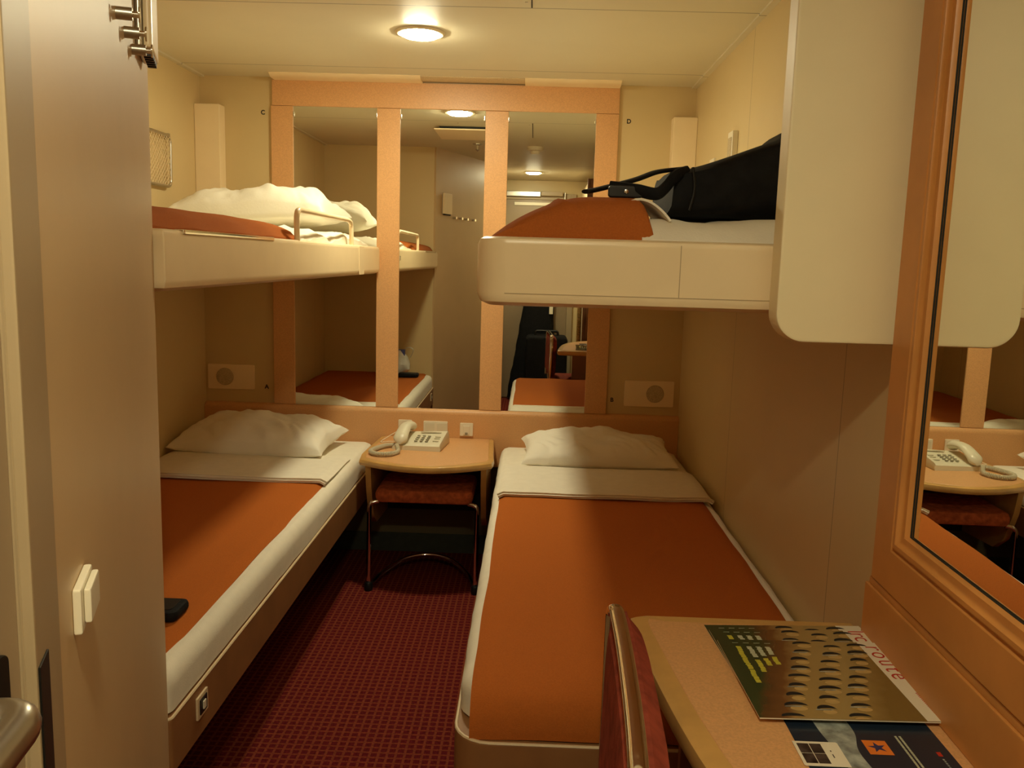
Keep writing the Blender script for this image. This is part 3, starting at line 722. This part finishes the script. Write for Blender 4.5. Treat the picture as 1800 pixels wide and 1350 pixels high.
b = BM(); loft(b, [desk(.034, ZD-.0015), desk(.036, ZD+.0008)]); obj('top_inlay', b, M_lam, T)
b = BM(); bx(b, .30, .5985, 1.475, 1.497, 0, ZD-.036, .002); obj('side_panel', b, M_ward, T)
b = BM(); bx(b, .58, .5985, .62, 1.475, .05, ZD-.036, .002); obj('back_panel', b, M_ward, T)
# backsplash and framed mirror (the unit leans a hair away from the wall line)
PV = Vector((.60, 1.455, 0)); TH = rad(1.0)
def unit(b):
    for v in b.verts:
        d = v.co-PV; v.co = Vector((PV.x+d.x*math.cos(TH)+d.y*math.sin(TH), PV.y-d.x*math.sin(TH)+d.y*math.cos(TH), v.co.z))
    return b
b = BM(); rprism(b, .600, .672, .40, 1.455, ZD+.001, .818, .003, .003); rprism(b, .603, .672, .40, 1.445, .8175, .832, .003, .003)
o = obj('desk_upstand', unit(b), M_frame); tag(o, 'wooden upstand board along the wall at the back of the desk', 'board')
T = thing('framed_mirror', (.63, .9, .832), 'large wall mirror in moulded honey wood frame above the desk', 'mirror')
b = BM()
def ring(yA, yB, zA, zB, prof):
    loops = []
    for o_, x in prof: loops.append([(x, yA-o_, zA+o_), (x, yA-o_, zB-o_), (x, yB+o_, zB-o_), (x, yB+o_, zA+o_)])
    loft(b, loops, cap=False)
ring(1.432, .40, .833, 2.09, [(0, .672), (0, .603), (.003, .600), (.070, .600), (.074, .604), (.078, .604), (.081, .598), (.088, .598), (.091, .604), (.095, .606), (.103, .606), (.106, .6125), (.106, .628)])
obj('frame', unit(b), M_frame, T)
b = BM(); bx(b, .6165, .620, .49, 1.340, .92, 2.0); obj('glass', unit(b), M_mirror, T)
b = BM()
ring(1.328, .50, .937, 1.986, [(0, .6160), (0, .6135), (.003, .6135), (.003, .6160)]); obj('glass_gasket', unit(b), M_dark, T)

# ---------------------------------------------------------------- chair
T = thing('chair', (.36, 1.08, 0), 'chrome framed chair with rust upholstered back, pushed against the desk edge', 'chair')
ce = [(.150, 1.345), (.151, 1.30), (.150, 1.20), (.146, 1.09), (.141, .98), (.134, .885), (.128, .80)]
def xc(y): 
    for (xa, ya), (xb, yb) in zip(ce, ce[1:]):
        if y >= yb: return xa+(xb-xa)*(ya-y)/(ya-yb)
    return ce[-1][0]
b = BM()
def padp(u, v, s):
    y = 1.335-.495*u; z = .50+.295*v
    e = (max(0, 1-abs(2*u-1)**8)*max(0, 1-abs(2*v-1)**8))**.4
    return (xc(y)+.014+s*(.006+.025*e)+.0*z-(.80-z)*.02, y, z)
nu, nvv = 22, 16
A = [[b.verts.new(padp(i/nu, j/nvv, 1)) for j in range(nvv+1)] for i in range(nu+1)]; Bv = [[b.verts.new(padp(i/nu, j/nvv, -1)) for j in range(nvv+1)] for i in range(nu+1)]
for i in range(nu):
    for j in range(nvv):
        b.faces.new((A[i][j], A[i+1][j], A[i+1][j+1], A[i][j+1])); b.faces.new((Bv[i][j], Bv[i][j+1], Bv[i+1][j+1], Bv[i+1][j]))
rg = [(i, 0) for i in range(nu)]+[(nu, j) for j in range(nvv)]+[(i, nvv) for i in range(nu, 0, -1)]+[(0, j) for j in range(nvv, 0, -1)]
for k, (i, j) in enumerate(rg):
    p, q = rg[(k+1) % len(rg)]; b.faces.new((A[i][j], Bv[i][j], Bv[p][q], A[p][q]))
obj('backrest', b, M_chairfab, T)
b = BM()
loopp = [(xc(1.35), 1.352, .46)] + [(xc(1.35), 1.352, .74), (xc(1.33), 1.345, .790)] + [(xc(y), y, .806) for y in (1.31, 1.25, 1.18, 1.10, 1.02, .95, .89)] + [(xc(.85), .850, .800), (xc(.82), .823, .76), (xc(.82), .820, .46)]
tube(b, smooth_path(loopp, 6), .01, 16, flat=(.0125, .0075)); obj('back_frame', b, M_chrome, T)
b = BM(); rprism(b, .17, .56, .85, 1.335, .42, .475, .05, .024); obj('seat', b, M_chairfab, T)
for y in (.830, 1.345):
    b = BM(); tube(b, fillet([(.145, y, .47), (.15, y, .40), (.55, y, .405), (.56, y, .012), (.12, y, .012), (.135, y, .40)], .04, 5), .010, 12); obj('side_frame', b, M_chrome, T)
b = BM(); tube(b, [(.30, .830, .405), (.30, 1.345, .405)], .009, 10); obj('crossbar', b, M_chrome, T)

# ---------------------------------------------------------------- magazines and brochure
def clipy(poly, y1):
    return [(x, min(y, y1)) for x, y in poly]
def magazine(dx, dy, z, rot, label, title, tpos, full):
    T = thing('magazine', (.475+dx, 1.262+dy, z), label, 'magazine', 'stack of travel magazines on the desk')
    c, s = math.cos(rot), math.sin(rot)
    def w(x, y): return (.476+dx+x*c-y*s, 1.262+dy+x*s+y*c)
    def quad(b, x0, x1, y0, y1, z0, z1, mi=0): loft(b, [[(*w(a, e), q) for a, e in ((x0, y0), (x1, y0), (x1, y1), (x0, y1))] for q in (z0, z1)], mi=mi)
    b = BM(); quad(b, -.140, .140, -.125, .125, z, z+.0022); obj('pages', b, M_white, T)
    b = BM(); quad(b, -.1405, .1405, -.1255, .1255, z+.0022, z+.0028); cv = obj('cover', b, M_cover, T, smooth=False)
    b = BM(); quad(b, .097, .1403, -.1253, .1253, z+.0028, z+.0030); obj('title_band', b, M_white, cv)
    mt = Matrix.Translation((*w(.1045, tpos), z+.0031)) @ Matrix.Rotation(rot-rad(90), 4, 'Z')
    text('title_lettering', title, .043, mt, M_red, cv, depth=.0001, offset=-.0002, sp=1.22 if full in (0, 1) else .95)
    b = BM(); random.seed(5)                                        # block of printed lines at the lower edge
    for k, (x, mi, segs) in enumerate(((-.112, 0, ((.100, .065), (.062, .02), (.017, -.005), (-.008, -.022))), (-.093, 1, ((.100, .062),)), (-.093, 0, ((.052, .012),)), (-.078, 1, ((.100, .068),)), (-.078, 0, ((.058, .035),)), (-.063, 1, ((.100, .072),)), (-.063, 0, ((.064, .040),)))):
        for y1, y0 in segs:
            y = y1
            while y > y0:
                q = random.uniform(.003, .006); e = random.uniform(-.0008, .0008)
                quad(b, x-.004+e, x+.004+e, y-q, y-.0008, z+.0028, z+.0030, mi); y -= q
    for k in range(4): quad(b, -.118+.018*k, -.108+.018*k, .112, .1128, z+.0028, z+.0030, 1)
    b2 = BM(); y = -.045
    while y > -.105: quad(b2, .117, .120, y-.0022, y, z+.0030, z+.0031); y -= .0042
    obj('small_lettering', b2, M_red, cv, smooth=False)
    obj('cover_text', b, [M_yellow, M_pale], cv, smooth=False)
    b = BM(); random.seed(3)
    for f0, off in ((.52, 0), (.69, .010), (.855, .003)):
        k = 0; y = .114-off
        while y > -.128:
            tt = (.125-y)/.25; x1 = -.14+.28*(f0-.35*tt)+random.uniform(-.003, .003)
            pts = []
            W_, Hh = .0155+random.uniform(-.002, .002), .0095+random.uniform(-.002, .002)
            for q in range(9):
                a = math.pi*q/8; pts.append((x1-W_*math.cos(a), y+Hh*math.sin(a)))
            for q in range(8, -1, -1):
                a = math.pi*q/8; pts.append((x1-W_*.92*math.cos(a)+.002, y-.0005+Hh*.25*math.sin(a)))
            pts = [(a, max(-.124, min(.124, e))) for a, e in pts]
            lp2 = [(*w(a, e), z+.0030) for a, e in pts]
            loft(b, [lp2, [(a, e, q+.0002) for a, e, q in lp2]], mi=0)
            p2 = [(x1+.002+W_*.75*math.cos(2*math.pi*q/12), y-.008+.0065*math.sin(2*math.pi*q/12)) for q in range(12)]
            p2 = [(a, max(-.124, min(.124, e))) for a, e in p2]
            lp3 = [(*w(a, e), z+.00285) for a, e in p2]
            loft(b, [lp3, [(a, e, q+.0001) for a, e, q in lp3]], mi=1)
            if k % 2: 
                lp4 = [(*w(x1+a*.014-.004, max(-.124, y-.003+e*.0012)), z+.0032) for a, e in ((-1, -1), (.6, -1), (1, 1), (-.8, 1))]; loft(b, [lp4, [(a, e, q+.0001) for a, e, q in lp4]], mi=2)
            y -= .029+random.uniform(-.002, .002); k += 1
    obj('cover_picture', b, [M_ink, M_tan, M_cloud], cv, smooth=False)
ZD1 = ZD+.0009
magazine(-.003, .078, ZD1+.0004, rad(4.0), 'lowest travel magazine of the three overlapping ones, only its far edge showing', 'air', .06, 0)
magazine(-.002, .052, ZD1+.0040, rad(3.0), 'middle travel magazine of the three overlapping ones, with part title Irc', 'Irc', .126, .9)
magazine(-.001, .000, ZD1+.0076, rad(1.6), 'topmost travel magazine on the desk with red title route', 'route', .112, 1)
T = thing('brochure', (.475, 1.05, ZD1), 'dark blue folded brochure with orange star emblem, partly under the magazines', 'brochure')
def bq(b, x0, x1, y0, y1, z0, z1, mi=0): loft(b, [[(x, y, z) for x, y in ((x0, y0), (x1, y0), (x1, y1), (x0, y1))] for z in (z0, z1)], mi=mi)
zb = ZD1
b = BM(); bq(b, .376, .578, .94, 1.19, zb, zb+.0004); obj('sheet', b, M_navy, T)
b = BM()
cl_ = smooth_path([(.415, 1.19, 0), (.418, 1.12, 0), (.425, 1.06, 0), (.43, .94, 0)], 6); cr_ = smooth_path([(.462, 1.19, 0), (.466, 1.12, 0), (.455, 1.06, 0), (.475, .94, 0)], 6)
lp5 = [(p.x, p.y, zb+.0004) for p in cl_]+[(p.x, p.y, zb+.0004) for p in reversed(cr_)]
loft(b, [lp5, [(x, y, z+.0002) for x, y, z in lp5]]); obj('cloud_picture', b, M_cloud, T, smooth=False)
b = BM(); bq(b, .468, .500, 1.066, 1.100, zb+.0006, zb+.0009); em = obj('emblem_square', b, M_orange, T)
b = BM(); st = []
for k in range(10):
    a = rad(90+36*k+8); r_ = .0125 if k % 2 == 0 else .0048; st.append((.484+r_*math.cos(a), 1.083+r_*math.sin(a), zb+.0009))
loft(b, [st, [(x, y, z+.0002) for x, y, z in st]]); obj('emblem_star', b, M_star, em, smooth=False)
random.seed(9)
for x in (.520, .526):
    b = BM(); y = 1.115
    while y > .95: q = random.uniform(.003, .006); bq(b, x-.0015, x+.0015, y-q, y-.0008, zb+.0004, zb+.0006); y -= q
    obj('text_line', b, M_pale, T, smooth=False)
b = BM(); y = 1.062
while y > 1.02: bq(b, .5605, .563, y-.003, y, zb+.0004, zb+.0006); y -= .0045
obj('text_line', b, M_cloud, T, smooth=False)
b = BM(); bq(b, .559, .565, 1.068, 1.078, zb+.0004, zb+.0006); obj('red_mark', b, M_red, T)
T = thing('photo_card', (.40, 1.06, zb+.001), 'small white card with four dark photographs on the blue brochure corner', 'card')
b = BM(); bq(b, .371, .430, 1.034, 1.090, zb+.001, zb+.0016); bq(b, .372, .431, 1.032, 1.088, zb+.0016, zb+.002); obj('card', b, M_white, T)
b = BM()
for i in (0, 1):
    for j in (0, 1): bq(b, .375+.0165*i, .3905+.0165*i, 1.038+.0235*j, 1.0605+.0235*j, zb+.002, zb+.0022)
obj('photographs', b, M_photo, T, smooth=False)
b = BM(); bq(b, .415, .4165, 1.052, 1.060, zb+.002, zb+.0022); bq(b, .415, .4165, 1.066, 1.069, zb+.002, zb+.0022); obj('caption', b, M_photo, T, smooth=False)

# ---------------------------------------------------------------- things behind the camera, seen in the mirrors
T = thing('wardrobe', (.55, -.15, 0), 'dark wood edged wardrobe beside the entrance door, seen in right mirror edge', 'wardrobe')
b = BM(); bx(b, .455, R_-.001, YE+.002, .34, 0, 2.04, .004); obj('carcass', b, M_tray, T)
b = BM(); bx(b, .430, .455, .30, .342, 0, 2.04, .003); bx(b, .455, R_-.001, .34, .352, 0, 2.04, .002); obj('edge_board', b, M_ward, T)
b = BM(); rprism(b, .440, .455, YE+.05, .29, .06, 2.0, .004, .003, 'x'); obj('wardrobe_door', b, M_tray, T)
b = BM(); tube(b, [(.405, .29, .02), (.405, .29, 1.30)], .020, 14); o = obj('ribbed_post', b, M_weave); tag(o, 'upright ribbed wooden post behind the desk, seen in right mirror', 'post')
T = thing('suitcase', (.16, -.42, 0), 'large black suitcase standing by the entrance, reflected in the right mirror', 'suitcase')
b = BM(); rprism(b, -.05, .34, -.56, -.28, .03, .66, .04, .03, 'y'); obj('shell', b, M_black, T)
b = BM(); tube(b, fillet([(.04, -.42, .655), (.04, -.42, .70), (.25, -.42, .70), (.25, -.42, .655)], .03), .012); obj('handle', b, M_blackm, T)
for x in (0, .29):
    for y in (-.52, -.32):
        b = BM(); lathe(b, (x, y, .001), [(.012, 0), (.02, .01), (.02, .03), (.01, .035)], 12); obj('wheel', b, M_blackm, T)
T = thing('garment_bag', (.06, -.62, .0), 'tall black garment bag with a pale tag behind the suitcase, reflected in mirror', 'bag')
b = BM()
lps = []
for k in range(30):
    u = k/29; z = .02+1.15*u; w_ = .17-.03*u+.01*nz((0, u*6, 0), 2, 3); cx_ = .04+.05*u*.6
    w_ += .07*max(0, 1-z/.9); lps.append([(cx_-.03*max(0, 1-z)+w_*math.cos(a)*(1+.05*nz((a, u*5, 0), 3, 2)), -.655+.055*math.sin(a), z) for a in [2*math.pi*q/20 for q in range(20)]])
loft(b, lps); obj('bag_body', b, M_black, T)
b = BM(); rprism(b, .165, .20, -.602, -.598, .85, .93, .003, .001, 'y'); obj('luggage_tag', b, M_plastic, T)
